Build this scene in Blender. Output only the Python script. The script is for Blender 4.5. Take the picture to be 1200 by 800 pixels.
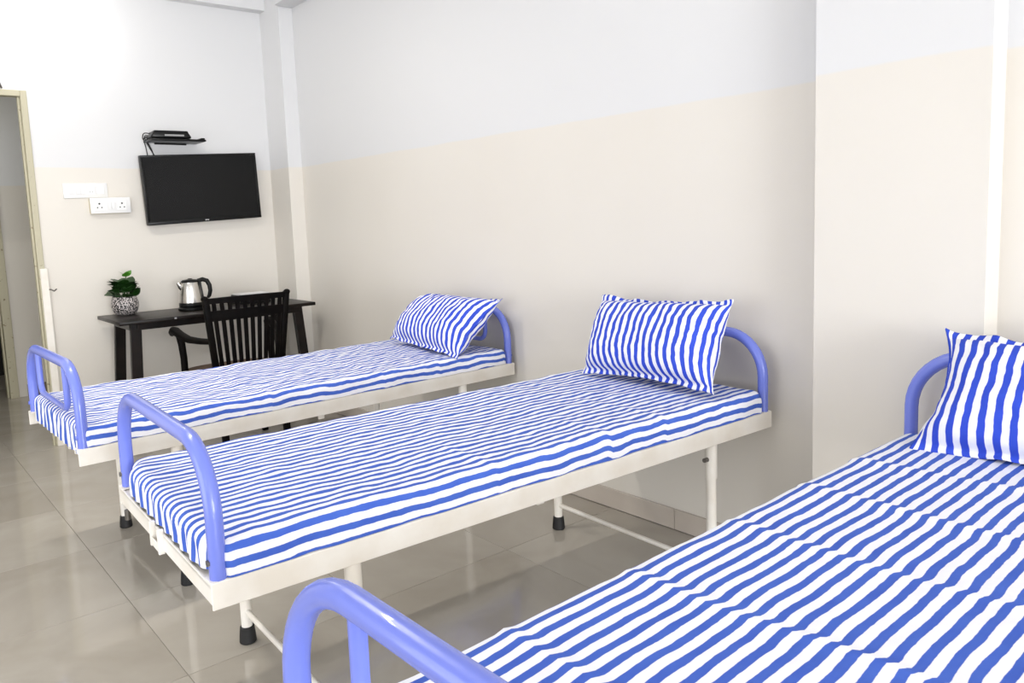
import bpy, bmesh, math, random
from mathutils import Vector, Matrix, noise
random.seed(7)
PI = math.pi
scn = bpy.context.scene
C = scn.collection
for o in list(bpy.data.objects):
    bpy.data.objects.remove(o, do_unlink=True)

# ------------------------------------------------------------------ camera
cam_d = bpy.data.cameras.new('camera'); cam = bpy.data.objects.new('camera', cam_d); C.objects.link(cam)
scn.camera = cam
F_PX, PPX, PPY = 912.60, 582.87, 361.65
yaw, pit, rol = (math.radians(a) for a in (-39.6516, -6.5814, -2.1776))
fw = Vector((-math.sin(yaw)*math.cos(pit), math.cos(yaw)*math.cos(pit), math.sin(pit)))
rt = Vector((math.cos(yaw), math.sin(yaw), 0)); up = rt.cross(fw)
r2 = rt*math.cos(rol) + up*math.sin(rol); u2 = -rt*math.sin(rol) + up*math.cos(rol)
M = Matrix((r2, u2, -fw)).transposed().to_4x4(); M.translation = (-2.43716, -0.00189, 1.26056)
cam.matrix_world = M
cam_d.sensor_width = 36; cam_d.lens = F_PX/1200*36
cam_d.shift_x = (600-PPX)/1200; cam_d.shift_y = (PPY-400)/1200
cam_d.clip_start = 0.02

# ------------------------------------------------------------------ world, lights, exposure
w = bpy.data.worlds.new('world'); scn.world = w; w.use_nodes = True
w.node_tree.nodes['Background'].inputs[0].default_value = (0.80, 0.88, 1.0, 1)
w.node_tree.nodes['Background'].inputs[1].default_value = 0.8
scn.view_settings.view_transform = 'Standard'; scn.view_settings.look = 'None'
scn.view_settings.gamma = 1; scn.view_settings.use_curve_mapping = False
scn.view_settings.exposure = 0.0

def area(name, loc, rot, sx, sy, power, col):
    d = bpy.data.lights.new(name, 'AREA'); d.shape = 'RECTANGLE'; d.size = sx; d.size_y = sy
    d.energy = power; d.color = col
    o = bpy.data.objects.new(name, d); o.location = loc; o.rotation_euler = rot; C.objects.link(o); return o
# daylight coming in through the big window in the wall behind the photographer
area('window_daylight', (-2.85, -6.38, 1.2), (math.radians(90), 0, 0), 2.5, 2.2, 440, (0.96, 0.98, 1.0))
# ceiling tube fittings of the room (their fixtures are built further down)
area('tube_light_near', (-4.22, -0.4, 2.35), (0, math.radians(-90), math.radians(0)), 0.06, 1.15, 5, (1.0, 0.99, 0.97))
# daylight through the glazed balcony door in the left wall
area('balcony_daylight', (-4.24, 2.0, 1.15), (0, math.radians(-90), 0), 2.0, 2.2, 40, (0.97, 0.985, 1.0))
area('tube_light_far', (-2.2, 3.3, 2.925), (0, 0, 0), 1.15, 0.06, 33, (1.0, 0.95, 0.86))
cl = bpy.data.lights.new('corridor_fill_light', 'POINT'); cl.energy = 13; cl.shadow_soft_size = 0.1; cl.color = (1.0, 0.98, 0.86)  # added unseen lamp that brightens the corridor, without a fitting
clo = bpy.data.objects.new('corridor_fill_light', cl); clo.location = (-2.7, 6.2, 2.45); C.objects.link(clo)

# ------------------------------------------------------------------ materials
def mat(name, col, rough=0.5, metal=0.0, spec=0.5, coat=0.0):
    m = bpy.data.materials.new(name); m.use_nodes = True
    b = m.node_tree.nodes['Principled BSDF']
    b.inputs['Base Color'].default_value = (*col, 1); b.inputs['Roughness'].default_value = rough
    b.inputs['Metallic'].default_value = metal; b.inputs['Specular IOR Level'].default_value = spec
    b.inputs['Coat Weight'].default_value = coat
    return m
def nt(m): return m.node_tree.nodes, m.node_tree.links, m.node_tree.nodes['Principled BSDF']
def srgb(r, g, b):
    f = lambda c: (c/255/12.92) if c/255 <= 0.04045 else ((c/255+0.055)/1.055)**2.4
    return (f(r), f(g), f(b))
def noise_node(N, L, scale, detail=3, coord='Object', rough=0.5):
    tc = N.new('ShaderNodeTexCoord'); t = N.new('ShaderNodeTexNoise')
    t.inputs['Scale'].default_value = scale; t.inputs['Detail'].default_value = detail; t.inputs['Roughness'].default_value = rough
    L.new(tc.outputs[coord], t.inputs['Vector']); return t
def add_bump(m, scale, strength, dist=0.002, detail=3):
    N, L, b = nt(m); t = noise_node(N, L, scale, detail); bp = N.new('ShaderNodeBump')
    bp.inputs['Strength'].default_value = strength; bp.inputs['Distance'].default_value = dist
    L.new(t.outputs['Fac'], bp.inputs['Height']); L.new(bp.outputs['Normal'], b.inputs['Normal']); return m
def vary(m, c1, c2, scale, detail=4, lo=0.35, hi=0.65, coord='Object'):
    N, L, b = nt(m); t = noise_node(N, L, scale, detail, coord); r = N.new('ShaderNodeValToRGB')
    r.color_ramp.elements[0].position = lo; r.color_ramp.elements[0].color = (*c1, 1)
    r.color_ramp.elements[1].position = hi; r.color_ramp.elements[1].color = (*c2, 1)
    L.new(t.outputs['Fac'], r.inputs['Fac']); L.new(r.outputs['Color'], b.inputs['Base Color']); return m

DADO = 1.659
def wall_mat():
    m = mat('two_tone_wall_paint', (0.8, 0.8, 0.8), 0.42, spec=0.35); N, L, b = nt(m)
    g = N.new('ShaderNodeNewGeometry'); sp = N.new('ShaderNodeSeparateXYZ'); L.new(g.outputs['Position'], sp.inputs[0])
    n1 = N.new('ShaderNodeTexNoise'); n1.inputs['Scale'].default_value = 3.0; n1.inputs['Detail'].default_value = 2; L.new(g.outputs['Position'], n1.inputs['Vector'])
    md = N.new('ShaderNodeMath'); md.operation = 'MULTIPLY_ADD'; md.inputs[1].default_value = 0.012; L.new(n1.outputs['Fac'], md.inputs[0]); L.new(sp.outputs['Z'], md.inputs[2])
    mr = N.new('ShaderNodeMapRange'); mr.inputs['From Min'].default_value = DADO+0.002; mr.inputs['From Max'].default_value = DADO+0.010
    L.new(md.outputs[0], mr.inputs['Value'])
    n2 = N.new('ShaderNodeTexNoise'); n2.inputs['Scale'].default_value = 1.1; n2.inputs['Detail'].default_value = 4; L.new(g.outputs['Position'], n2.inputs['Vector'])
    low = N.new('ShaderNodeMix'); low.data_type = 'RGBA'; low.inputs['A'].default_value = (*srgb(223, 219, 212), 1); low.inputs['B'].default_value = (*srgb(218, 212, 203), 1)
    L.new(n2.outputs['Fac'], low.inputs['Factor'])
    mx = N.new('ShaderNodeMix'); mx.data_type = 'RGBA'; mx.inputs['B'].default_value = (*srgb(217, 217, 218), 1)
    L.new(mr.outputs['Result'], mx.inputs['Factor']); L.new(low.outputs['Result'], mx.inputs['A']); L.new(mx.outputs['Result'], b.inputs['Base Color'])
    n3 = N.new('ShaderNodeTexNoise'); n3.inputs['Scale'].default_value = 5; n3.inputs['Detail'].default_value = 5; L.new(g.outputs['Position'], n3.inputs['Vector'])
    bp = N.new('ShaderNodeBump'); bp.inputs['Strength'].default_value = 0.12; bp.inputs['Distance'].default_value = 0.02
    L.new(n3.outputs['Fac'], bp.inputs['Height']); L.new(bp.outputs['Normal'], b.inputs['Normal'])
    return m
WALL = wall_mat()
CEIL = mat('ceiling_white', srgb(238, 238, 238), 0.8)
def tile_mat(name, c1, c2, rough):
    m = mat(name, c1, rough, spec=0.7); N, L, b = nt(m)
    g = N.new('ShaderNodeNewGeometry')
    n = N.new('ShaderNodeTexNoise'); n.inputs['Scale'].default_value = 2.2; n.inputs['Detail'].default_value = 7; n.inputs['Distortion'].default_value = 1.2
    L.new(g.outputs['Position'], n.inputs['Vector'])
    oi = N.new('ShaderNodeObjectInfo'); ad = N.new('ShaderNodeMath'); ad.operation = 'MULTIPLY_ADD'; ad.inputs[1].default_value = 0.22
    L.new(oi.outputs['Random'], ad.inputs[0]); L.new(n.outputs['Fac'], ad.inputs[2])
    r = N.new('ShaderNodeValToRGB'); r.color_ramp.elements[0].position = 0.38; r.color_ramp.elements[1].position = 0.85
    r.color_ramp.elements[0].color = (*c1, 1); r.color_ramp.elements[1].color = (*c2, 1)
    L.new(ad.outputs[0], r.inputs['Fac']); L.new(r.outputs['Color'], b.inputs['Base Color'])
    return m
TILE = tile_mat('polished_vitrified_tile', srgb(166, 159, 148), srgb(184, 178, 168), 0.08)
SKIRT = tile_mat('skirting_tile', srgb(190, 180, 170), srgb(203, 194, 184), 0.25)
GROUT = mat('grout', srgb(150, 143, 134), 0.8)
def stripes(name, period, duty=0.47, blue=(58, 84, 196), blue2=(72, 104, 214)):
    m = mat(name, (0.9, 0.9, 0.9), 0.85, spec=0.15); N, L, b = nt(m)
    uv = N.new('ShaderNodeUVMap'); sp = N.new('ShaderNodeSeparateXYZ'); L.new(uv.outputs[0], sp.inputs[0])
    nz = N.new('ShaderNodeTexNoise'); nz.inputs['Scale'].default_value = 60; nz.inputs['Detail'].default_value = 2; L.new(uv.outputs[0], nz.inputs['Vector'])
    a1 = N.new('ShaderNodeMath'); a1.operation = 'MULTIPLY_ADD'; a1.inputs[1].default_value = 0.0022; L.new(nz.outputs['Fac'], a1.inputs[0]); L.new(sp.outputs['Y'], a1.inputs[2])
    a2 = N.new('ShaderNodeMath'); a2.operation = 'DIVIDE'; a2.inputs[1].default_value = period; L.new(a1.outputs[0], a2.inputs[0])
    a3 = N.new('ShaderNodeMath'); a3.operation = 'PINGPONG'; a3.inputs[1].default_value = 0.5; L.new(a2.outputs[0], a3.inputs[0])
    mr = N.new('ShaderNodeMapRange'); mr.inputs['From Min'].default_value = duty/2-0.018; mr.inputs['From Max'].default_value = duty/2+0.018; L.new(a3.outputs[0], mr.inputs['Value'])
    nb = N.new('ShaderNodeTexNoise'); nb.inputs['Scale'].default_value = 14; nb.inputs['Detail'].default_value = 4; L.new(uv.outputs[0], nb.inputs['Vector'])
    bl = N.new('ShaderNodeMix'); bl.data_type = 'RGBA'; bl.inputs['A'].default_value = (*srgb(*blue), 1); bl.inputs['B'].default_value = (*srgb(*blue2), 1); L.new(nb.outputs['Fac'], bl.inputs['Factor'])
    mx = N.new('ShaderNodeMix'); mx.data_type = 'RGBA'; mx.inputs['B'].default_value = (*srgb(240, 240, 246), 1)
    L.new(mr.outputs['Result'], mx.inputs['Factor']); L.new(bl.outputs['Result'], mx.inputs['A']); L.new(mx.outputs['Result'], b.inputs['Base Color'])
    wv = N.new('ShaderNodeTexNoise'); wv.inputs['Scale'].default_value = 900; wv.inputs['Detail'].default_value = 1; L.new(uv.outputs[0], wv.inputs['Vector'])
    n4 = N.new('ShaderNodeTexNoise'); n4.inputs['Scale'].default_value = 22; n4.inputs['Detail'].default_value = 4; L.new(uv.outputs[0], n4.inputs['Vector'])
    s = N.new('ShaderNodeMath'); s.operation = 'MULTIPLY_ADD'; s.inputs[1].default_value = 0.06; L.new(wv.outputs['Fac'], s.inputs[0]); L.new(n4.outputs['Fac'], s.inputs[2])
    bp = N.new('ShaderNodeBump'); bp.inputs['Strength'].default_value = 0.35; bp.inputs['Distance'].default_value = 0.006
    L.new(s.outputs[0], bp.inputs['Height']); L.new(bp.outputs['Normal'], b.inputs['Normal'])
    return m
STRIPE = stripes('striped_sheet_cotton', 0.0323, 0.47, (60, 88, 184), (80, 114, 204))
PSTRIPE = stripes('striped_pillow_cotton', 0.0323, 0.50, (48, 70, 188), (60, 88, 206))
FOAM = mat('mattress_foam', srgb(205, 205, 215), 0.9)
BLUE = add_bump(mat('periwinkle_enamel', srgb(114, 129, 219), 0.26, coat=0.25), 60, 0.08, 0.002)
CREAM = vary(mat('cream_enamel', srgb(236, 230, 222), 0.38), srgb(240, 236, 229), srgb(229, 222, 211), 7)
RUBBER = mat('black_rubber', (0.008, 0.008, 0.009), 0.6)
STEEL = mat('brushed_steel', (0.62, 0.60, 0.57), 0.22, 1.0)
BOLT = mat('dark_bolt_steel', (0.18, 0.17, 0.16), 0.4, 1.0)
DECK = mat('grey_deck_sheet', srgb(196, 196, 196), 0.5)
WOODB = vary(mat('dark_stained_wood', (0.012, 0.008, 0.007), 0.34, spec=0.2), (0.004, 0.0035, 0.003), (0.012, 0.007, 0.006), 12)
CHAIRB = vary(mat('black_lacquered_wood', (0.003, 0.0025, 0.0025), 0.5, spec=0.07), (0.002, 0.0018, 0.0018), (0.005, 0.0035, 0.003), 14)
SEATW = vary(mat('brown_wood_seat', (0.10, 0.06, 0.035), 0.45), (0.085, 0.05, 0.03), (0.15, 0.09, 0.055), 9)
BLACKP = mat('black_plastic', (0.004, 0.004, 0.004), 0.3, spec=0.22)
SCREEN = mat('tv_screen_glass', (0.004, 0.004, 0.0042), 0.25, spec=0.16)
WHITEP = mat('white_switch_plastic', srgb(232, 232, 232), 0.3)
HOLE = mat('socket_holes', (0.02, 0.02, 0.02), 0.6)
GREYM = mat('printed_grey', srgb(150, 150, 150), 0.5)
SILVER = mat('silver_badge', srgb(205, 205, 205), 0.3, 0.6)
FRAMEM = vary(mat('door_frame_paint', srgb(204, 200, 180), 0.5), srgb(104, 84, 56), srgb(184, 178, 154), 30, 6, 0.29, 0.36)
LEAF = vary(mat('leaf_green', (0.02, 0.09, 0.012), 0.4), (0.007, 0.035, 0.005), (0.022, 0.085, 0.012), 25)
LEAFL = mat('young_leaf_green', (0.07, 0.24, 0.02), 0.4)
SOIL = mat('potting_soil', (0.02, 0.014, 0.01), 0.9)
STEM = mat('plant_stem', (0.03, 0.10, 0.02), 0.6)
DARKROOM = mat('unlit_room_black', (0.015, 0.014, 0.012), 0.9)  # near-black wall colour stands in for the darkness of the unlit room
PAPER = mat('white_paper', srgb(228, 228, 228), 0.7)
def pot_mat():
    m = mat('speckled_pot', (0.02, 0.02, 0.02), 0.4); N, L, b = nt(m)
    tc = N.new('ShaderNodeTexCoord'); v = N.new('ShaderNodeTexVoronoi'); v.inputs['Scale'].default_value = 150; L.new(tc.outputs['Object'], v.inputs['Vector'])
    r = N.new('ShaderNodeValToRGB'); r.color_ramp.elements[0].position = 0.44; r.color_ramp.elements[0].color = (*srgb(205, 198, 196), 1)
    r.color_ramp.elements[1].position = 0.56; r.color_ramp.elements[1].color = (0.012, 0.01, 0.01, 1)
    L.new(v.outputs['Distance'], r.inputs['Fac']); L.new(r.outputs['Color'], b.inputs['Base Color'])
    return m
POT = pot_mat()
def emit(name, col, s):
    m = mat(name, col, 0.5); b = nt(m)[2]; b.inputs['Emission Color'].default_value = (*col, 1); b.inputs['Emission Strength'].default_value = s; return m
BULB = emit('lit_bulb', (1.0, 0.98, 0.93), 14)
TUBE = emit('lit_tube', (1.0, 0.99, 0.96), 6)

# ------------------------------------------------------------------ helpers
def obj(name, bm, m, parent=None, smooth=None, loc=None):
    me = bpy.data.meshes.new(name); bmesh.ops.recalc_face_normals(bm, faces=bm.faces); bm.to_mesh(me); bm.free()
    me.materials.append(m)
    if smooth is not None:
        me.polygons.foreach_set('use_smooth', [True]*len(me.polygons))
        if smooth < 180: me.set_sharp_from_angle(angle=math.radians(smooth))
    o = bpy.data.objects.new(name, me); C.objects.link(o)
    if parent: o.parent = parent
    if loc: o.location = loc
    return o
def tag(o, label, cat, group=None, kind=None):
    o['label'] = label
    if cat: o['category'] = cat
    if group: o['group'] = group
    if kind: o['kind'] = kind
    return o
def struct(o, label):
    o['kind'] = 'structure'; o['label'] = label; return o
def empty(name, loc=(0, 0, 0), rz=0, label=None, cat=None, group=None):
    o = bpy.data.objects.new(name, None); C.objects.link(o); o.location = loc; o.rotation_euler = (0, 0, rz); o.empty_display_size = 0.1
    if label: tag(o, label, cat, group)
    return o
def box(bm, x0, x1, y0, y1, z0, z1, bev=0.0, seg=2):
    t = bmesh.new(); bmesh.ops.create_cube(t, size=1)
    for v in t.verts: v.co = ((x0+x1)/2+v.co.x*(x1-x0), (y0+y1)/2+v.co.y*(y1-y0), (z0+z1)/2+v.co.z*(z1-z0))
    if bev > 0: bmesh.ops.bevel(t, geom=list(t.edges), offset=bev, segments=seg, affect='EDGES', profile=0.5)
    return merge(bm, t)
def merge(bm, t, mtx=None):
    if mtx is not None: bmesh.ops.transform(t, matrix=mtx, verts=t.verts)
    me = bpy.data.meshes.new('tmp'); t.to_mesh(me); t.free(); bm.from_mesh(me); bpy.data.meshes.remove(me); return bm
def bx(*a, **k): return box(bmesh.new(), *a, **k)
def tube(bm, pts, r, n=14, caps=True):
    pts = [Vector(p) for p in pts]; rs = r if isinstance(r, (list, tuple)) else [r]*len(pts)
    rings = []; ref = None
    for i, p in enumerate(pts):
        d = ((pts[min(i+1, len(pts)-1)]-p).normalized() + (p-pts[max(i-1, 0)]).normalized()).normalized()
        if ref is None: ref = Vector((0, 0, 1)) if abs(d.z) < 0.9 else Vector((1, 0, 0))
        a = (ref - d*ref.dot(d)).normalized(); ref = a; b = d.cross(a)
        rings.append([bm.verts.new(p + (a*math.cos(2*PI*k/n)+b*math.sin(2*PI*k/n))*rs[i]) for k in range(n)])
    for A, B in zip(rings[:-1], rings[1:]):
        for k in range(n): bm.faces.new((A[k], A[(k+1) % n], B[(k+1) % n], B[k]))
    if caps: bm.faces.new(rings[0][::-1]); bm.faces.new(rings[-1])
    return bm
def lathe(bm, prof, n=32, c=(0, 0, 0)):
    rings = []
    for r, z in prof:
        rings.append([bm.verts.new((c[0]+max(r, 1e-5)*math.cos(2*PI*k/n), c[1]+max(r, 1e-5)*math.sin(2*PI*k/n), c[2]+z)) for k in range(n)])
    for A, B in zip(rings[:-1], rings[1:]):
        for k in range(n): bm.faces.new((A[k], A[(k+1) % n], B[(k+1) % n], B[k]))
    bm.faces.new(rings[0][::-1]); bm.faces.new(rings[-1]); return bm
def bar(bm, a, b, w, d, bev=0.003, refv=(0, 1, 0)):
    """rectangular bar from a to b, width w along refv x dir, depth d along refv"""
    a, b = Vector(a), Vector(b); z = (b-a).normalized(); y = Vector(refv); y = (y - z*y.dot(z)).normalized(); x = y.cross(z)
    t = bmesh.new(); box(t, -w/2, w/2, -d/2, d/2, 0, (b-a).length, bev)
    m = Matrix((x, y, z)).transposed().to_4x4(); m.translation = a
    return merge(bm, t, m)
def arc(c, r, a0, a1, n, f):
    return [f(c[0]+r*math.cos(a0+(a1-a0)*i/n), c[1]+r*math.sin(a0+(a1-a0)*i/n)) for i in range(n+1)]

# ------------------------------------------------------------------ the room
YW, XL, YB, HC = 5.25, -4.3, -6.5, 3.0
YC = 7.1                                         # corridor far wall
# floor of separate polished tiles on a grout bed
fl = struct(obj('floor', bx(XL-0.1, 0.3, YB-0.1, YC+1.4, -0.12, -0.003), GROUT), 'floor of large polished greige vitrified tiles')
tm = bx(-0.2991, 0.2991, -0.2991, 0.2991, -0.012, 0.0, bev=0.0006, seg=1)
tile0 = obj('tile', tm, TILE, fl); first = True
x_edges = [-0.01-0.6*k for k in range(8)]; y_edges = [2.20+0.6*k for k in range(-15, 9)]
for xe in x_edges:
    for ye in y_edges:
        if xe-0.6 > -1.3 and ye > YW: continue
        t = tile0 if first else tile0.copy()
        if not first: C.objects.link(t)
        first = False
        t.location = (xe-0.3, ye+0.3, 0)

wr = struct(obj('wall_right', bx(0, 0.15, YB, YW+0.15, 0, HC), WALL), 'long right wall painted white above and cream below')
struct(obj('column', bx(-0.1, 0.0, 4.96, YW, 0, HC), WALL, wr), 'narrow corner column in shadow beside the television wall')
struct(obj('column', bx(-0.1, 0.0, 0.762, 1.245, 0, HC), WALL, wr), 'wide shallow column behind the nearest bed')
struct(obj('beam', bx(-0.13, 0.0, 1.30, 4.95, 2.70, HC), WALL, wr), 'ceiling beam along the right wall')
sk = struct(obj('baseboard_right', bx(-0.006, 0.0, 1.2455, 4.9595, 0, 0.083), GROUT), 'greige tile skirting along the right wall')
st = bx(-0.012, 0.0, 0.0015, 0.5985, 0.002, 0.085, bev=0.0012, seg=1); s0 = obj('tile', st, SKIRT, sk); s0.location = (0, 1.87, 0)
for y in (1.27, 2.47, 3.07, 3.67, 4.27):
    s = s0.copy(); C.objects.link(s); s.location = (0, y, 0)
sk2 = struct(obj('baseboard_column', bx(-0.112, -0.1, 0.762, 1.245, 0, 0.085), SKIRT), 'tile skirting at the foot of the wide column')

DX0, DX1, DH = -2.47, -1.56, 2.085               # doorway in the television wall
b = bx(DX1, 0.0, YW, YW+0.05, 0, HC); box(b, XL, DX0, YW, YW+0.05, 0, HC); box(b, DX0, DX1, YW, YW+0.05, DH, HC)
wb = struct(obj('wall_back', b, WALL), 'end wall with the television, white above and cream below')
struct(obj('beam', bx(XL, -0.1, YW-0.085, YW, 2.715, HC), WALL, wb), 'shallow beam at the top of the end wall')
sk3 = struct(obj('baseboard_back', bx(DX1+0.02, -0.1, YW-0.011, YW, 0, 0.085, bev=0.001), SKIRT), 'tile skirting along the television wall')
b = bx(XL-0.15, XL, YB, 0.85, 0, HC); box(b, XL-0.15, XL, 3.15, YC, 0, HC); box(b, XL-0.15, XL, 0.85, 3.15, 2.2, HC)
struct(obj('wall_left', b, WALL), 'left wall of the room')
wn2 = empty('window_2', (XL-0.08, 2.0, 0)); struct(wn2, 'glazed balcony door in the left wall')
for y in (-1.12, 0, 1.12): obj('frame', bx(-0.03, 0.03, y-0.03, y+0.03, 0, 2.2, bev=0.004), WHITEP, wn2)
for z in (0.03, 2.17): obj('frame', bx(-0.03, 0.03, -1.09, 1.09, z-0.03, z+0.03, bev=0.004), WHITEP, wn2)
struct(obj('ceiling', bx(XL-0.15, 0.15, YB-0.15, YW+0.05, HC, HC+0.1), CEIL), 'white ceiling')
b = bx(XL, -4.15, YB-0.15, YB, 0, HC); box(b, -1.55, 0.15, YB-0.15, YB, 0, HC); box(b, -4.15, -1.55, YB-0.15, YB, 2.36, HC)
struct(obj('wall_front', b, WALL), 'window wall behind the photographer')
wn = empty('window_1', (-2.85, YB-0.05, 0.0)); struct(wn, 'wide glazed balcony door behind the photographer')
for x in (-1.275, -0.42, 0.42, 1.275): obj('frame', bx(x-0.025, x+0.025, -0.03, 0.03, 0, 2.36, bev=0.004), WHITEP, wn)
for z in (0.025, 2.335): obj('frame', bx(-1.25, 1.25, -0.03, 0.03, z-0.025, z+0.025, bev=0.004), WHITEP, wn)

# corridor seen through the doorway
b = bx(XL, -2.42, YC, YC+0.12, 0, HC); box(b, -1.50, -0.4, YC, YC+0.12, 0, HC); box(b, -2.42, -1.50, YC, YC+0.12, 2.1, HC)
struct(obj('wall_corridor', b, WALL), 'dim corridor wall beyond the doorway')
struct(obj('wall_corridor_end', bx(-0.55, -0.4, YW+0.05, YC, 0, HC), WALL), 'end wall of the corridor')
struct(obj('ceiling_corridor', bx(XL, -0.4, YW+0.05, YC+1.4, 2.8, 2.9), CEIL), 'corridor ceiling')
struct(obj('baseboard_corridor', bx(-1.44, -0.55, YC-0.012, YC, 0, 0.095, bev=0.001), mat('dark_skirting', srgb(120, 108, 98), 0.3)), 'dark skirting of the corridor wall')
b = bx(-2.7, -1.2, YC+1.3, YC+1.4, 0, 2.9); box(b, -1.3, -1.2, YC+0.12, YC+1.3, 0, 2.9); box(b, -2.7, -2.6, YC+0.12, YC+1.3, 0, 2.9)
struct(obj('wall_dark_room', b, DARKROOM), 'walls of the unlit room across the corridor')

def door_frame(name, x0, x1, h, y0, y1, label, wd=0.04):
    e = empty(name, ((x0+x1)/2, (y0+y1)/2, 0)); struct(e, label); hw, dy = (x1-x0)/2, (y1-y0)/2
    for s in (-1, 1):
        a, bb = sorted((s*hw, s*(hw+wd)))
        j = bx(a, bb, -dy, dy, 0, h+wd, bev=0.003); box(j, *sorted((s*(hw-0.012), s*hw)), -dy*0.2, dy*0.6, 0, h, bev=0.002)
        obj('jamb', j, FRAMEM, e)
    obj('head', bx(-hw, hw, -dy, dy, h, h+wd, bev=0.003), FRAMEM, e)
    return e
d1 = door_frame('door_1', DX0+0.025, DX1-0.022, 2.06, YW-0.012, YW+0.052, 'worn cream doorway frame with rusty chips at the left', 0.034)
# broad lower casing and small latch hook on the jamb
obj('casing_strip', bx(0.438, 0.478, -0.042, -0.033, 0, 1.07, bev=0.002), CREAM, d1)
h = tube(bmesh.new(), [(0.47, -0.03, 0.945), (0.485, -0.05, 0.945), (0.50, -0.052, 0.935), (0.515, -0.04, 0.945)], 0.004, 8); obj('latch_hook', h, BOLT, d1, 60)
h = tube(bmesh.new(), [(0.345, -0.03, 2.10), (0.335, -0.045, 2.125), (0.315, -0.045, 2.13), (0.30, -0.035, 2.11)], 0.006, 8); obj('top_bolt', h, BOLT, d1, 60)
door_frame('door_2', -2.36, -1.56, 2.04, YC-0.02, YC+0.13, 'frame of the dark doorway across the corridor', 0.06)

# ------------------------------------------------------------------ beds
L, W, ZR, RH, LA, LB = 1.9099, 0.795, 0.5685, 0.0567, 0.3146, 0.3094
TR = 0.0175
def hoop_pts(xc, t0, t1, zb, zt, R):
    p = [(xc, t0, zb)] + [(xc, t0, zb+(zt-R-zb)*k/3) for k in (1, 2)]
    p += arc((t0+R, zt-R), R, PI, PI/2, 10, lambda y, z: (xc, y, z))
    p += arc((t1-R, zt-R), R, PI/2, 0, 10, lambda y, z: (xc, y, z))
    p += [(xc, t1, zb+(zt-R-zb)*k/3) for k in (2, 1)] + [(xc, t1, zb)]
    return p
def inner_pts(xc, t0, t1, zb, zt, R):
    p = [(xc, t0, zt), (xc, t0, (zt+zb+R)/2)]
    p += arc((t0+R, zb+R), R, PI, 1.5*PI, 6, lambda y, z: (xc, y, z))
    p += arc((t1-R, zb+R), R, -PI/2, 0, 6, lambda y, z: (xc, y, z))
    p += [(xc, t1, (zt+zb+R)/2), (xc, t1, zt)]
    return p
def make_bed(loc, rz, label, inner, endrail, zt=0.832, R=0.145):
    e = empty('hospital_bed', loc, rz, label, 'bed', 'hospital beds in a row')
    th = 0.005
    for s in (0, 1):
        b = bx(-L, 0, 0 if not s else W-th, th if not s else W, ZR-RH, ZR, bev=0.0022)
        box(b, -L, 0, th if not s else W-0.042, 0.042 if not s else W-th, ZR-th, ZR, bev=0.001)
        obj('side_rail', b, CREAM, e)
    for x in ((-L, -L+th) if endrail else (-L+0.10, -L+0.10+th)), (-th-0.02, -0.02):
        b = bx(x[0], x[1], th, W-th, ZR-RH*0.8, ZR-0.004, bev=0.001)
        box(b, x[0] if x[0] < -1 else x[0]-0.03, x[1]+0.03 if x[0] < -1 else x[1], th, W-th, ZR-0.012, ZR-0.007, bev=0.001)
        r = obj('end_rail', b, CREAM, e)
        if endrail and x[0] < -1:
            br = bmesh.new()
            for yy in (W*0.53, W*0.53-0.07): box(br, -L-0.012, -L+0.002, yy-0.005, yy+0.005, ZR-0.052, ZR+0.008, bev=0.002)
            box(br, -L-0.012, -L-0.008, W*0.53-0.07, W*0.53, ZR-0.046, ZR-0.028, bev=0.001)
            obj('crank_bracket', br, CREAM, r)
            obj('bolt', tube(bmesh.new(), [(-L+0.012, W-0.02, ZR-RH-0.012), (-L+0.012, W-0.02, ZR-RH-0.04)], 0.008, 8), BOLT, r, 40)
    if not endrail:
        for yy in (W*0.45, W*0.45-0.09): obj('crank_bracket', bx(-L+0.045, -L+0.101, yy, yy+0.012, ZR-0.08, ZR-0.03, bev=0.002), CREAM, e)
    obj('deck', bx(-L+0.03, -0.03, th+0.001, W-th-0.001, ZR-0.0065, ZR-0.0052), DECK, e)
    for xc, nm in ((-L+0.022, 'foot_hoop'), (-0.022, 'head_hoop')):
        hp = obj(nm, tube(bmesh.new(), hoop_pts(xc, 0.021, W-0.021, ZR-0.002, zt, R), TR, 20), BLUE, e, 50)
        if inner: obj('inner_bar', tube(bmesh.new(), inner_pts(xc, 0.185, W-0.185, 0.668, zt, 0.045), TR*0.62, 16), BLUE, hp, 50)
        for yy in (0.021, W-0.021):
            sx = -1 if xc < -1 else 1
            obj('bolt', tube(bmesh.new(), [(xc+sx*0.013, yy, ZR+0.035), (xc+sx*0.0215, yy, ZR+0.035)], 0.007, 6), BOLT if inner is False else BLUE, hp, 30)
    for xs in (-L+LA, -LB):
        for yy in (0.021, W-0.021):
            lb = tube(bmesh.new(), [(xs, yy, 0.02), (xs, yy, ZR-0.006)], 0.0165, 18)
            lg = obj('leg', lb, CREAM, e, 40)
            obj('sleeve', tube(bmesh.new(), [(xs, yy, ZR-0.17), (xs, yy, ZR-0.007)], 0.0195, 18), CREAM, lg, 40)
            obj('rubber_foot', lathe(bmesh.new(), [(0.023, 0), (0.0255, 0.003), (0.0245, 0.02), (0.0215, 0.05), (0.0175, 0.052)], 20, (xs, yy, 0)), RUBBER, lg, 40)
            bt = tube(bmesh.new(), [(xs-0.036, yy, ZR-0.105), (xs-0.019, yy, ZR-0.105)], 0.0075, 8); obj('bolt', bt, BOLT, lg, 30)
        obj('stretcher', tube(bmesh.new(), [(xs, 0.021, 0.10), (xs, W-0.021, 0.10)], 0.0085, 12), CREAM, e, 40)
    # cross bar of the adjustable section with its pivot lug
    xs = -L*0.53
    c = obj('cross_bar', tube(bmesh.new(), [(xs, 0.008, ZR-0.035), (xs, W-0.008, ZR-0.035)], 0.011, 12), CREAM, e, 40)
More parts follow.
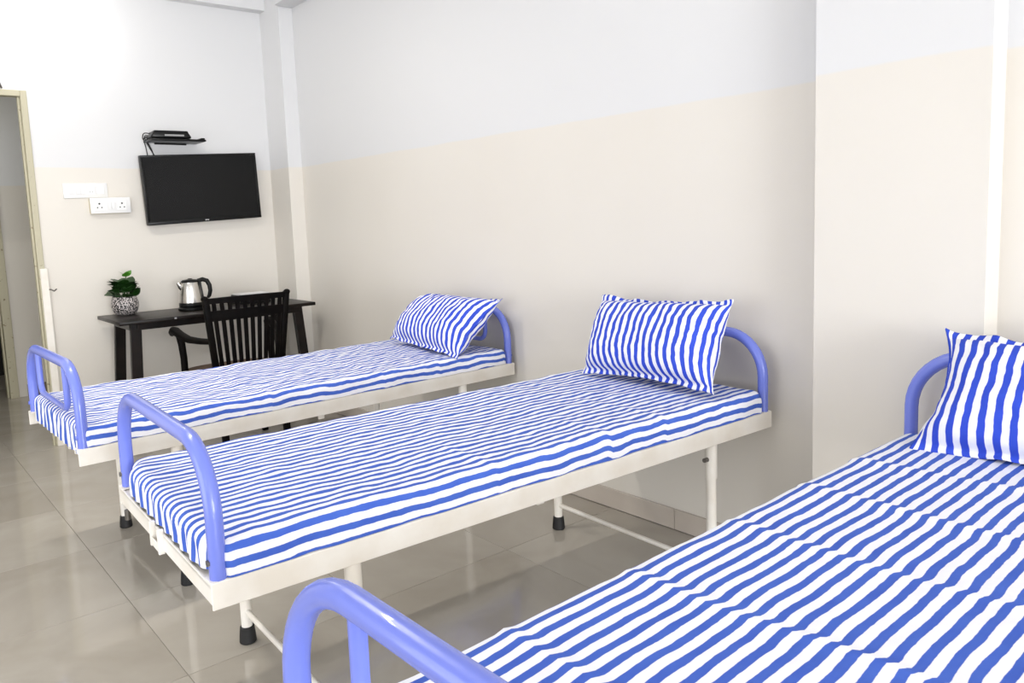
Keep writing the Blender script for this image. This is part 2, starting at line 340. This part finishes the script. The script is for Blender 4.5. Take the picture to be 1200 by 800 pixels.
    obj('pivot_lug', bx(xs-0.014, xs+0.014, 0.05, 0.056, ZR-0.085, ZR-0.025, bev=0.004), CREAM, c)
    return e

def sheet_mesh(seed, zb, zt, x0, x1, y0, y1, creases, amp, drop, foot_drop, edge_sag=0.0, wobble=1.0, foot_bulge=0.0):
    """a thin mattress wrapped in a sheet: unfolded rectangle whose margins fold down over the rounded edges"""
    bm = bmesh.new(); uvl = bm.loops.layers.uv.new('UVMap')
    r = 0.026; H = zt-zb; st = 0.010
    def axis(a, b, da, db):
        n = int((b-a)/st); v = [a+(b-a)*i/n for i in range(n+1)]
        ka, kb = max(4, int(da/0.008)), max(4, int(db/0.008))
        return [a-da*(ka-i)/ka for i in range(ka)] + v + [b+db*(i+1)/kb for i in range(kb)]
    q = r*PI/2-r
    ps = axis(x0+r, x1-r, foot_drop+q, drop+q); qs = axis(y0+r, y1-r, drop+q, drop+q)
    def nz(x, y, s, k): return noise.noise(Vector((x*s+seed*7.3, y*s*k+seed*3.1, seed*1.7)))
    grid = []
    for p in ps:
        row = []
        for qv in qs:
            cp, cq = min(max(p, x0+r), x1-r), min(max(qv, y0+r), y1-r)
            dp, dq = p-cp, qv-cq
            e = max(abs(dp), abs(dq)); n2 = math.hypot(dp, dq)
            ux, uy = (dp/n2, dq/n2) if n2 > 1e-9 else (0, 0)
            if e < r*PI/2: of, dz = r*math.sin(e/r), r*(1-math.cos(e/r))
            else: of, dz = r, r + (e-r*PI/2)
            hz = amp*(0.55*nz(p, qv, 5, 1.0)+0.35*nz(p, qv, 12, 1.5)+0.28*nz(p, qv, 26, 1.2))
            for cx, ch, ph, ql in creases:
                d = (p - cx - 0.012*math.sin(qv*7+ph) - 0.004*nz(p, qv, 20, 1))/0.011
                if abs(d) < 3: hz += ch*math.exp(-d*d)*(0.7+0.6*nz(cx, qv, 9, 1))/(1+math.exp((qv-ql)/0.05))
            ed = min(1.0, min(qv-y0, y1-qv)/0.06)
            if edge_sag and ed < 1: dz += edge_sag*(1-max(ed, 0))**2
            # gathers where the sheet hangs
            g = 0.0
            if e > r*0.8: g = 0.0035*math.sin((qv if abs(dp) > abs(dq) else p)*(95 if abs(dp) > abs(dq) else 23)+3*nz(p, qv, 6, 1))*min(1, (e-r*0.8)/0.03)
            if n2 > 1e-9: hx, hy = ux*(of+hz*0.4+g), uy*(of+hz*0.4+g)
            else: hx = hy = 0
            z = zt - dz + hz*max(0.0, 1-e/(r*PI/2))
            k = min(1.0, max(0.0, (min(qv-y0, y1-qv)-0.045)/0.05)); k = k*k*(3-2*k)*max(0.0, 1-(p-x0)/0.20 if p > x0 else 1.0)
            row.append(bm.verts.new((cp+hx-foot_bulge*k, cq+hy, z)))
        grid.append(row)
    for i in range(len(ps)-1):
        for j in range(len(qs)-1):
            f = bm.faces.new((grid[i][j], grid[i+1][j], grid[i+1][j+1], grid[i][j+1])); f.smooth = True
            for lp, (a, c) in zip(f.loops, ((i, j), (i+1, j), (i+1, j+1), (i, j+1))):
                p, qv = ps[a], qs[c]
                wob = wobble*(0.0045*nz(p, qv, 4, 1.0)+0.0028*nz(p, qv, 13, 1.0)+0.0012*nz(p, qv, 40, 1))
                for cx, ch, ph, ql in creases:
                    d = p-cx-0.012*math.sin(qv*7+ph); wob += 0.75*ch*math.exp(-(d/0.04)**2)*math.tanh(d/0.006)/(1+math.exp((qv-ql)/0.05))
                lp[uvl].uv = (p, qv - y0 + wob)
    me = bpy.data.meshes.new('bed_sheet'); bm.to_mesh(me); bm.free(); return me
def make_mattress(bed_loc, rz, label, seed, zt, creases, amp, y0, y1, foot_drop, drop, sag=0.0, foot_gap=0.035, wobble=1.0, foot_bulge=0.0):
    x0, x1 = -L+foot_gap+TR, -0.045
    core = obj('mattress', bx(x0+0.016, x1-0.016, y0+0.016, y1-0.016, ZR+0.0005, zt-0.016-sag, bev=0.01), FOAM)
    core.location = bed_loc; core.rotation_euler = (0, 0, rz)
    tag(core, label, 'mattress', 'sheet-covered mattresses')
    me = sheet_mesh(seed, ZR, zt, x0, x1, y0, y1, creases, amp, drop, foot_drop, sag, wobble, foot_bulge)
    me.materials.append(STRIPE); s = bpy.data.objects.new('bed_sheet', me); C.objects.link(s); s.parent = core
    s['label'] = 'blue and white striped cotton sheet'
    return core

B2, R2 = (-0.0455, 1.4225, 0), math.radians(-2.171)
B1, R1 = (-0.0175, 2.8033, 0), math.radians(1.105)
B3, R3 = (-0.157, 0.134, 0), math.radians(0.65)
make_bed(B1, R1, 'farthest hospital bed, beside the dark desk, with double-bar blue hoops', True, False)
make_bed(B2, R2, 'middle hospital bed with single-bar blue hoops and cream side rails', False, True)
make_bed(B3, R3, 'nearest hospital bed, cut off by the lower right picture edge', True, False, 0.851, 0.155)
make_mattress(B1, R1, 'striped mattress on the farthest bed beside the desk', 1, 0.640, [(-0.75, 0.004, 1.0, 0.9), (-1.25, 0.004, 2.0, 0.9), (-0.45, 0.004, 0.2, 0.9)], 0.012, 0.003, W-0.03, 0.105, 0.070, foot_gap=0.0, wobble=2.2)
make_mattress(B2, R2, 'striped mattress on the middle bed', 2, 0.645, [(-0.80, 0.006, 1.0, 0.16), (-1.2, 0.003, 2.0, 0.3), (-0.55, 0.004, 0.5, 0.4)], 0.0085, 0.003, W-0.03, 0.074, 0.0755, foot_gap=0.010, wobble=1.5, foot_bulge=0.022)
make_mattress(B3, R3, 'striped mattress with crosswise fold creases on the nearest bed', 3, 0.632,
              [(-1.54, 0.005, 0.4, 2), (-1.247, 0.0065, 0.2, 2), (-0.94, 0.006, 1.4, 2), (-0.65, 0.005, 2.2, 2), (-0.37, 0.004, 0, 2)], 0.004, 0.004, W-0.006, 0.062, 0.05, sag=0.014, foot_gap=0.02)

# ------------------------------------------------------------------ pillows
def pillow(bottom, top, width, T, label, seed, corners=None, yaw=0.0, flange=0.022, bend=0.0, pin=(0.06, 0.07)):
    """bottom/top: centres of the lower and upper seam; width runs along world Y"""
    bm = bmesh.new(); uvl = bm.loops.layers.uv.new('UVMap')
    bo, to = Vector(bottom), Vector(top); vup = to-bo; hh = vup.length/2; vup.normalize()
    wd = Matrix.Rotation(yaw, 3, 'Z') @ Vector((0, 1, 0)); wd = (wd - vup*wd.dot(vup)).normalized(); nrm = wd.cross(vup).normalized()
    if nrm.x > 0: nrm = -nrm
    ctr = (bo+to)/2; hw = width/2; nu, nv = 72, 48
    corners = corners or {}
    def P(u, v, side):
        nz = lambda s, k=0: noise.noise(Vector((u*s*1.6+seed*5.1, v*s+k, seed*2.3+side*0.5)))
        fu, fv = 1-flange*0.4/hw, 1-flange/hh
        a, c = min(1, abs(u)/fu), min(1, abs(v)/fv)
        t = T*((1-a**4.0)**0.50)*((1-c**2.8)**0.50) if a < 1 and c < 1 else 0
        t *= 1+0.10*nz(2.2)
        t += 0.0016
        # the filled body pulls the sides in between the corners
        pin_u = 1-pin[0]*(1-v*v)*abs(u)**2.5+0.02*noise.noise(Vector((v*2.5, seed, u)))*abs(u)**3; pin_v = 1-pin[1]*(1-u*u)*abs(v)**3+0.03*noise.noise(Vector((u*3, seed+4, v)))*abs(v)**3
        x, y = u*hw*pin_u, v*hh*pin_v
        for (su, sv), (dx, dy, dn) in corners.items():
            k = ((1+su*u)/2)**2.2*((1+sv*v)/2)**2.2; x += dx*k; y += dy*k
        off = 0
        for (su, sv), (dx, dy, dn) in corners.items():
            off += dn*((1+su*u)/2)**2.2*((1+sv*v)/2)**2.2
        fl = max(0, max(abs(u)-fu, (abs(v)-fv)))
        fz = noise.noise(Vector((u*4.2+seed*3, v*3.1, seed)))+0.5*noise.noise(Vector((u*9+seed*3, v*7, seed)))
        off += 0.16*fl*fz
        y += 0.05*fl*noise.noise(Vector((u*3.3+seed, v*3.3, 9)))*(1 if abs(v)-fv > 0 else 0)
        off += bend*(v*v-0.3)
        rough = 0.0045*nz(5)+0.0035*nz(11)*(0.4+0.6*max(abs(u), abs(v)))
        # pucker wrinkles running in from the ends
        rough += 0.004*math.sin(v*17+nz(3)*3)*abs(u)**4*(1-abs(v))
        return ctr + wd*x + vup*y + nrm*(side*t+off+rough*(1 if side > 0 else 0.6)*min(1, t/0.01))
    G = {}
    for side in (1, -1):
        for i in range(nu+1):
            for j in range(nv+1):
                if side < 0 and (i in (0, nu) or j in (0, nv)): G[(side, i, j)] = G[(1, i, j)]; continue
                su, sv = -1+2*i/nu, -1+2*j/nv
                u, v = math.sin(su*PI/2)*0.45+su*0.55, math.sin(sv*PI/2)*0.45+sv*0.55
                G[(side, i, j)] = (bm.verts.new(P(u, v, side)), u, v)
        arcs = []
        for j in range(nv+1):
            cs = [0.0]
            for i in range(nu): cs.append(cs[-1]+(G[(side, i+1, j)][0].co-G[(side, i, j)][0].co).length)
            arcs.append([x-cs[nu//2] for x in cs])
        body = [sum(arcs[j][i] for j in range(nv//4, 3*nv//4+1))/(nv//2+1) for i in range(nu+1)]
        for i in range(nu):
            for j in range(nv):
                k = [G[(side, a, c)] for a, c in ((i, j), (i+1, j), (i+1, j+1), (i, j+1))]
                f = bm.faces.new([x[0] for x in (k if side > 0 else k[::-1])]); f.smooth = True
                for lp, (_, u, v), (ia, ja) in zip(f.loops, k if side > 0 else k[::-1], ((i, j), (i+1, j), (i+1, j+1), (i, j+1)) if side > 0 else ((i, j+1), (i+1, j+1), (i+1, j), (i, j))):
                    su_ = 0.4*arcs[ja][ia]+0.6*body[ia]
                    wob = 0.006*noise.noise(Vector((u*2+seed, v*2, 3)))+0.0025*noise.noise(Vector((u*7+seed, v*7, 5)))
                    lp[uvl].uv = (v*hh, su_+wob+10)
    o = obj('pillow', bm, PSTRIPE)
    return tag(o, label, 'pillow', 'striped pillows at the bed heads')
pillow((-0.375, 3.090, 0.652), (-0.110, 3.085, 0.890), 0.60, 0.088, 'rumpled striped pillow slumped low on the farthest bed', 1,
       corners={(1, 1): (-0.075, -0.03, 0.03), (1, -1): (0.01, 0.03, 0.0), (-1, 1): (-0.01, 0.015, 0)}, yaw=math.radians(1), pin=(0.08, 0.09), bend=-0.015)
p2 = pillow((-0.300, 1.79, 0.664), (-0.148, 1.80, 0.948), 0.615, 0.098, 'plump striped pillow leaning upright on the middle bed', 2,
       corners={(-1, 1): (0.0, -0.004, 0.0), (1, 1): (0.01, 0.012, 0), (1, -1): (-0.01, 0.0, 0), (-1, -1): (-0.012, -0.018, 0.0)}, yaw=math.radians(-3), pin=(0.085, 0.09))
pillow((-0.352, 0.490, 0.628), (-0.175, 0.500, 0.902), 0.65, 0.095, 'striped pillow cut by the right picture edge on the nearest bed', 3,
       corners={(1, 1): (0.0, 0.02, 0), (1, -1): (0.025, -0.010, 0.012)}, yaw=math.radians(4), pin=(0.10, 0.08))

# ------------------------------------------------------------------ desk, chair and what stands on the desk
TZ = 0.765
dk = empty('desk', (-0.70, 4.93, 0), 0, 'narrow dark wooden desk with splayed legs against the television wall', 'desk')
obj('tabletop', bx(-0.605, 0.595, -0.25, 0.25, TZ-0.022, TZ, bev=0.004), WOODB, dk, 40)
obj('apron', bx(-0.50, 0.50, -0.20, -0.18, TZ-0.062, TZ-0.022, bev=0.002), WOODB, dk)
obj('apron', bx(-0.50, 0.50, 0.18, 0.20, TZ-0.062, TZ-0.022, bev=0.002), WOODB, dk)
for sx in (-1, 1):
    for sy in (-1, 1):
        b = bar(bmesh.new(), (sx*0.545, sy*0.20, 0), (sx*0.50, sy*0.165, TZ-0.022), 0.06, 0.032, 0.003, (0, 1, 0)); obj('leg', b, WOODB, dk)
    obj('leg_brace', bx(sx*0.52-0.015, sx*0.52+0.015, -0.17, 0.17, TZ-0.062, TZ-0.022, bev=0.002), WOODB, dk)
for x in (-0.30,):
    obj('screw_cap', bx(x-0.006, x+0.006, -0.2535, -0.2505, TZ-0.014, TZ-0.005, bev=0.001), SILVER, dk)

ch = empty('armchair', (-0.755, 4.2, 0), 0, 'black slat-back wooden armchair drawn up to the desk', 'chair')
ZT = 0.90
def bpnt(x, z):     # a point on the tapering, reclined back
    k = (z-0.45)/(ZT-0.45); return (x*(0.80+0.20*k), 0.035*(1-k)-0.02*(1-(x/0.24)**2)*0, z)
for s in (-1, 1):
    b = bar(bmesh.new(), bpnt(s*0.232, 0.42), bpnt(s*0.232, ZT-0.004), 0.034, 0.03, 0.006, (0, 1, 0)); obj('back_post', b, CHAIRB, ch, 40)
    b = bar(bmesh.new(), (s*0.178, -0.01, 0), bpnt(s*0.232, 0.44), 0.036, 0.032, 0.005, (0, 1, 0)); obj('leg', b, CHAIRB, ch, 40)
    b = bar(bmesh.new(), (s*0.225, 0.43, 0), (s*0.225, 0.40, 0.44), 0.034, 0.034, 0.005, (0, 1, 0)); obj('leg', b, CHAIRB, ch, 40)
def cross(z0, z1, dep, nm, xw=0.232):
    b = bmesh.new(); n = 8; prev = None
    for i in range(n+1):
        x = -xw+2*xw*i/n
        ring = []
        for z, dy in ((z0, -dep/2), (z0, dep/2), (z1, dep/2), (z1, -dep/2)):
            p = bpnt(x, z); ring.append(b.verts.new((p[0], p[1]+dy-0.018*(1-(x/xw)**2), z+ (0.004*(1-(x/xw)**2) if z == z1 else 0))))
        if prev:
            for k in range(4): b.faces.new((prev[k], prev[(k+1) % 4], ring[(k+1) % 4], ring[k]))
        else: b.faces.new(ring)
        prev = ring
    b.faces.new(prev[::-1]); return obj(nm, b, CHAIRB, ch, 40)
cross(0.862, ZT-0.008, 0.026, 'top_rail'); cross(0.775, 0.822, 0.022, 'middle_rail'); cross(0.43, 0.502, 0.024, 'bottom_rail')
for i in range(10):
    x = -0.192+0.0427*i
    a, c = Vector(bpnt(x, 0.49)), Vector(bpnt(x, 0.87)); dy = -0.018*(1-(x/0.232)**2); a.y += dy; c.y += dy
    obj('slat', bar(bmesh.new(), a, c, 0.022, 0.012, 0.002, (0, 1, 0)), CHAIRB, ch)
# rounded knob at the top of the back posts
for s in (-1, 1):
    t = bmesh.new(); bmesh.ops.create_uvsphere(t, u_segments=14, v_segments=8, radius=0.021); p = bpnt(s*0.236, ZT-0.008)
    for v in t.verts: v.co = Vector((v.co.x*0.95+p[0], v.co.y*0.9+p[1], v.co.z*0.75+p[2]))
    obj('post_cap', t, CHAIRB, ch, 180)
# seat with rounded front
b = bmesh.new(); top, bot = [], []
for i in range(40):
    a = 2*PI*i/40; sx, sy = math.cos(a), math.sin(a)
    x = 0.262*abs(sx)**0.62*(1 if sx > 0 else -1); y = 0.235+0.225*abs(sy)**0.62*(1 if sy > 0 else -1)
    if y < 0.2: x *= 0.80+0.2*max(0, y)/0.2
    top.append(b.verts.new((x, y, 0.462))); bot.append(b.verts.new((x*0.98, 0.235+(y-0.235)*0.98, 0.438)))
b.faces.new(top); b.faces.new(bot[::-1])
for i in range(40): b.faces.new((top[i], bot[i], bot[(i+1) % 40], top[(i+1) % 40]))
obj('seat', b, SEATW, ch, 40)
for s in (-1, 1):
    pts = [(s*0.205, 0.02, 0.655), (s*0.235, 0.12, 0.652), (s*0.262, 0.22, 0.655), (s*0.275, 0.31, 0.672), (s*0.282, 0.37, 0.69), (s*0.285, 0.405, 0.692), (s*0.286, 0.43, 0.68), (s*0.285, 0.442, 0.665)]
    b = tube(bmesh.new(), pts, [0.016, 0.018, 0.021, 0.024, 0.026, 0.025, 0.021, 0.012], 12)
    ar = obj('armrest', b, CHAIRB, ch, 60)
    pts = [(s*0.275, 0.345, 0.68), (s*0.268, 0.335, 0.62), (s*0.262, 0.335, 0.54), (s*0.262, 0.335, 0.43), (s*0.258, 0.34, 0.40)]
    obj('arm_support', tube(bmesh.new(), pts, [0.022, 0.021, 0.020, 0.020, 0.019], 10), CHAIRB, ch, 60)
for s in (-1, 1): obj('stretcher', bar(bmesh.new(), (s*0.19, 0.0, 0.2), (s*0.225, 0.415, 0.2), 0.02, 0.02, 0.003, (0, 0, 1)), CHAIRB, ch)

# kettle
kt = empty('electric_kettle', (-0.800, 4.985, TZ), math.radians(0), 'steel electric kettle with black handle on the desk', 'kettle')
obj('power_base', lathe(bmesh.new(), [(0.078, 0), (0.083, 0.004), (0.083, 0.014), (0.074, 0.022), (0.02, 0.024)], 36), BLACKP, kt, 40)
bd = obj('body', lathe(bmesh.new(), [(0.070, 0.026), (0.073, 0.032), (0.0725, 0.05), (0.068, 0.10), (0.060, 0.15), (0.055, 0.172), (0.053, 0.176)], 40), STEEL, kt, 40)
obj('lower_band', lathe(bmesh.new(), [(0.0745, 0.024), (0.0755, 0.027), (0.0750, 0.046), (0.0735, 0.048)], 40), BLACKP, bd, 40)
sp = bmesh.new()
tube(sp, [(-0.045, 0.0, 0.12), (-0.060, 0.0, 0.150), (-0.074, 0.0, 0.176)], [0.012, 0.018, 0.012], 12); obj('spout', sp, STEEL, bd, 60)
ld = obj('lid', lathe(bmesh.new(), [(0.055, 0.174), (0.055, 0.182), (0.045, 0.189), (0.018, 0.193), (0.002, 0.193)], 36), BLACKP, kt, 40)
obj('knob', lathe(bmesh.new(), [(0.014, 0.1915), (0.016, 0.194), (0.012, 0.197), (0.006, 0.198), (0.001, 0.198)], 20), BLACKP, ld, 40)
hr = math.radians(-25)
hd = [(0.045, 0.180), (0.075, 0.188), (0.100, 0.178), (0.113, 0.150), (0.116, 0.115), (0.108, 0.085), (0.098, 0.070)]
obj('handle', tube(bmesh.new(), [(r*math.cos(hr), r*math.sin(hr), z) for r, z in hd], [0.013, 0.014, 0.0145, 0.014, 0.013, 0.012, 0.009], 14), BLACKP, kt, 60)
obj('handle_strip', bar(bmesh.new(), (0.071*math.cos(hr), 0.071*math.sin(hr), 0.03), (0.054*math.cos(hr), 0.054*math.sin(hr), 0.182), 0.034, 0.018, 0.005, (math.cos(hr), math.sin(hr), 0)), BLACKP, kt, 40)

# potted plant
pp = empty('potted_plant', (-1.165, 5.085, TZ), 0, 'leafy green plant in a speckled black and white pot on the desk', 'plant')
pt = obj('pot', lathe(bmesh.new(), [(0.040, 0), (0.052, 0.004), (0.068, 0.022), (0.077, 0.05), (0.077, 0.075), (0.070, 0.103), (0.066, 0.112), (0.062, 0.112), (0.064, 0.100), (0.03, 0.097)], 40), POT, pp, 60)
obj('soil', lathe(bmesh.new(), [(0.0635, 0.093), (0.0635, 0.0975), (0.03, 0.101), (0.001, 0.102)], 24), SOIL, pt, 60)
def leaf_mesh():
    b = bmesh.new(); n = 7; rows = []
    for i in range(n+1):
        t = i/n; wdt = 0.62*math.sin(PI*min(1, t**0.75))**0.8*(1-0.25*t)
        z = -0.18*t*t
        rows.append([b.verts.new((-wdt, t, z+0.10*wdt)), b.verts.new((0, t, z)), b.verts.new((wdt, t, z+0.10*wdt))])
    for A, B in zip(rows[:-1], rows[1:]):
        for k in (0, 1): b.faces.new((A[k], A[k+1], B[k+1], B[k]))
    return b
lf0 = obj('leaf', leaf_mesh(), LEAF, pp, 180)
leaf_mesh_light = lf0.data.copy(); leaf_mesh_light.materials[0] = LEAFL
def put_leaf(o, base, az, el, size, twist=0.0):
    d = Vector((math.cos(az)*math.cos(el), math.sin(az)*math.cos(el), math.sin(el)))
    z = Vector((0, 0, 1)); x = d.cross(z).normalized(); n = x.cross(d)
    m = Matrix((x, d, n)).transposed(); m = m @ Matrix.Rotation(twist, 3, 'Y')
    o.matrix_local = Matrix.Translation(base) @ m.to_4x4() @ Matrix.Diagonal((size, size, size, 1))
firstl = True
rnd = random.Random(5)
for k in range(36):
    az = k*2.399; lay = k/36
    rad = 0.050*(1-lay*0.45)*rnd.uniform(0.6, 1.1); z = 0.105+0.088*lay**0.8+rnd.uniform(-0.008, 0.008)
    base = Vector((rad*math.cos(az), rad*math.sin(az), z))
    o = lf0 if firstl else lf0.copy()
    if not firstl: C.objects.link(o)
    firstl = False
    put_leaf(o, base, az+rnd.uniform(-0.3, 0.3), rnd.uniform(0.0, 0.95), rnd.uniform(0.060, 0.078), rnd.uniform(-0.4, 0.4))
    if k % 4 == 0: obj('stem', tube(bmesh.new(), [(0.3*base.x, 0.3*base.y, 0.099), tuple(base)], 0.0022, 6), STEM, pp, 60)
obj('stem', tube(bmesh.new(), [(0.0, 0, 0.10), (0.008, 0, 0.19), (0.017, -0.01, 0.235)], 0.0025, 6), STEM, pp, 60)
for az, el, s in ((2.6, 0.85, 0.050), (0.3, 0.95, 0.052), (4.6, 0.9, 0.044)):
    o = bpy.data.objects.new('leaf', leaf_mesh_light); C.objects.link(o); o.parent = pp; put_leaf(o, Vector((0.017, -0.01, 0.232)), az, el, s, 0.2)

# flat dark box with white top lying behind the chair
bxo = empty('paper_tray', (-0.385, 5.06, TZ), math.radians(2), 'dark flat box topped with white paper behind the chair', 'tray')
obj('tray_body', bx(-0.105, 0.105, -0.075, 0.075, 0, 0.058, bev=0.003), BLACKP, bxo)
obj('paper_stack', bx(-0.098, 0.100, -0.068, 0.070, 0.0585, 0.066, bev=0.001), PAPER, bxo)

# ------------------------------------------------------------------ television, shelf, switch boards, lamp on the end wall
tv = empty('television', (-0.600, YW-0.055, 1.534), 0, 'black flat television mounted on the end wall above the desk', 'television')
tv.rotation_euler = (math.radians(2.0), math.radians(-2.6), math.radians(0.3))
TW, TH = 0.745/2, 0.435/2
obj('casing', bx(-TW, TW, -0.018, 0.022, -TH, TH, bev=0.004), BLACKP, tv, 40)
b = bmesh.new(); bz = 0.014
for a in ((-TW, TW, TH-bz, TH), (-TW, TW, -TH, -TH+0.022), (-TW, -TW+bz, -TH+0.022, TH-bz), (TW-bz, TW, -TH+0.022, TH-bz)): box(b, a[0], a[1], -0.024, -0.018, a[2], a[3], bev=0.0015)
bez = obj('bezel', b, BLACKP, tv, 40)
obj('screen', bx(-TW+bz, TW-bz, -0.0215, -0.018, -TH+0.022, TH-bz), SCREEN, tv)
b = bmesh.new()
for k in range(3): box(b, 0.0085*k-0.0135, 0.0085*k-0.0075, -0.0252, -0.024, -TH+0.0075, -TH+0.0145)
obj('maker_badge', b, SILVER, bez)
obj('wall_mount', bx(-0.12, 0.12, 0.022, 0.050, -0.10, 0.10, bev=0.003), BLACKP, tv)

sh = empty('wall_shelf', (-0.765, YW, 1.826), 0, 'small black wall shelf above the television', 'shelf')
obj('board', bx(-0.165, 0.165, -0.19, 0.0, -0.006, 0.006, bev=0.003), BLACKP, sh, 40)
obj('end_lip', bx(0.135, 0.160, -0.185, -0.01, 0.006, 0.016, bev=0.004), BLACKP, sh, 40)
obj('bracket', bx(-0.10, 0.10, -0.008, 0.0, -0.014, -0.006, bev=0.002), BLACKP, sh)
sb = empty('set_top_box', (-0.80, YW-0.105, 1.832), math.radians(-4), 'black set-top box with loose cables on the wall shelf', 'set-top box')
b = bmesh.new(); box(b, -0.125, 0.115, -0.075, 0.065, 0.003, 0.050, bev=0.010, seg=3)
for v in b.verts:
    if v.co.z > 0.022: v.co.x *= 0.86
obj('casing', b, BLACKP, sb, 40)
obj('display_strip', bx(-0.045, 0.07, -0.0758, -0.0748, 0.016, 0.026), GREYM, sb)
for x in (-0.09, 0.09): obj('foot', bx(x-0.012, x+0.012, -0.05, 0.04, 0, 0.003), RUBBER, sb)
for pts in ([(-0.10, 0.06, 0.02), (-0.135, 0.075, 0.015), (-0.125, 0.085, -0.05), (-0.115, 0.09, -0.13)], [(-0.08, 0.06, 0.02), (-0.128, 0.08, 0.03), (-0.11, 0.088, -0.03), (-0.055, 0.09, -0.13)], [(-0.06, 0.06, 0.02), (-0.115, 0.085, 0.012), (-0.09, 0.09, -0.06), (-0.075, 0.092, -0.13)],
            [(-0.09, 0.03, 0.035), (-0.14, 0.03, 0.04), (-0.145, 0.06, 0.01), (-0.12, 0.085, -0.01)]):
    cv = [Vector(p) for p in pts]; sm = []
    for i in range(len(cv)-1):
        p0, p1, p2_, p3 = cv[max(i-1, 0)], cv[i], cv[i+1], cv[min(i+2, len(cv)-1)]
        for k in range(6):
            t = k/6; sm.append(0.5*((2*p1)+(p2_-p0)*t+(2*p0-5*p1+4*p2_-p3)*t*t+(3*p1-p0-3*p2_+p3)*t**3))
    sm.append(cv[-1]); obj('cable', tube(bmesh.new(), sm, 0.003, 7), BLACKP, sb, 180)

s1 = empty('switch_board', (-1.2875, YW, 1.524), 0, 'flush white switch plate, the upper of the two', 'switch board')
s1.rotation_euler = (0, math.radians(-0.8), 0)
obj('plate', bx(-0.122, 0.122, -0.010, 0, -0.044, 0.044, bev=0.003), WHITEP, s1, 40)
for i in range(4): obj('switch', bx(-0.10+0.024*i, -0.08+0.024*i, -0.015, -0.010, -0.022, 0.022, bev=0.002), WHITEP, s1)
obj('socket_module', bx(0.005, 0.052, -0.0125, -0.010, -0.026, 0.026, bev=0.002), WHITEP, s1)
obj('regulator_module', bx(0.058, 0.104, -0.0125, -0.010, -0.026, 0.026, bev=0.002), WHITEP, s1)
for i in range(2): obj('pin_hole', bx(0.020+0.015*i, 0.023+0.015*i, -0.0128, -0.0122, -0.012, -0.006), GREYM, s1)
s2 = empty('socket_board', (-1.163, YW, 1.430), 0, 'raised white socket box with two sockets, below the switch plate', 'socket')
s2.rotation_euler = (0, math.radians(-0.8), 0)
obj('back_box', bx(-0.112, 0.112, -0.034, 0, -0.048, 0.048, bev=0.003), mat('cream_back_box', srgb(214, 204, 176), 0.4), s2, 40)
obj('plate', bx(-0.114, 0.114, -0.042, -0.034, -0.046, 0.050, bev=0.003), WHITEP, s2, 40)
for cx in (-0.064, 0.064):
    so = obj('socket_face', bx(cx-0.028, cx+0.028, -0.0445, -0.042, -0.030, 0.030, bev=0.002), WHITEP, s2)
    for dx, dz, rr in ((0, 0.013, 0.0055), (-0.012, -0.010, 0.004), (0.012, -0.010, 0.004)):
        obj('pin_hole', tube(bmesh.new(), [(cx+dx, -0.0452, dz), (cx+dx, -0.0440, dz)], rr, 10), HOLE, so)
for x in (-0.017, 0.005): obj('switch', bx(x, x+0.018, -0.048, -0.042, -0.022, 0.022, bev=0.002), WHITEP, s2)
obj('indicator_mark', bx(0.035, 0.055, -0.0345, -0.0300, 0.0478, 0.0505), GREYM, s2)

# bulb lamp high on the end wall, above the doorway corner
lp = empty('wall_bulb_lamp', (-1.43, YW, 2.49), 0, 'lit white bulb in a holder high on the end wall above the door', 'lamp')
obj('holder', tube(bmesh.new(), [(0.03, 0.0, 0.05), (0.03, -0.02, 0.05), (0.02, -0.045, 0.04)], [0.032, 0.03, 0.018], 18), WHITEP, lp, 40)
t = bmesh.new(); bmesh.ops.create_uvsphere(t, u_segments=20, v_segments=12, radius=0.035)
for v in t.verts: v.co += Vector((-0.005, -0.085, 0.005))
obj('bulb', t, BULB, lp, 180)
d = bpy.data.lights.new('bulb_light', 'POINT'); d.energy = 6; d.shadow_soft_size = 0.04; d.color = (1, 0.98, 0.95)
o = bpy.data.objects.new('bulb_light', d); o.location = (-1.435, YW-0.16, 2.49); C.objects.link(o)

# ceiling tube fittings, over the beds and out of the picture
for place, rot, nm in (((XL, -0.4, 2.35), (0, -PI/2, PI/2), 'tube light high on the left wall'), ((-2.2, 3.3, HC), (0, 0, 0), 'ceiling tube light above the farthest bed')):
    e = empty('tube_light', place, 0, 'white ' + nm, 'light'); e.rotation_euler = rot
    obj('batten', bx(-0.62, 0.62, -0.045, 0.045, -0.045, 0, bev=0.006), WHITEP, e)
    obj('tube', tube(bmesh.new(), [(-0.58, 0, -0.059), (0.58, 0, -0.059)], 0.013, 12), TUBE, e, 60)
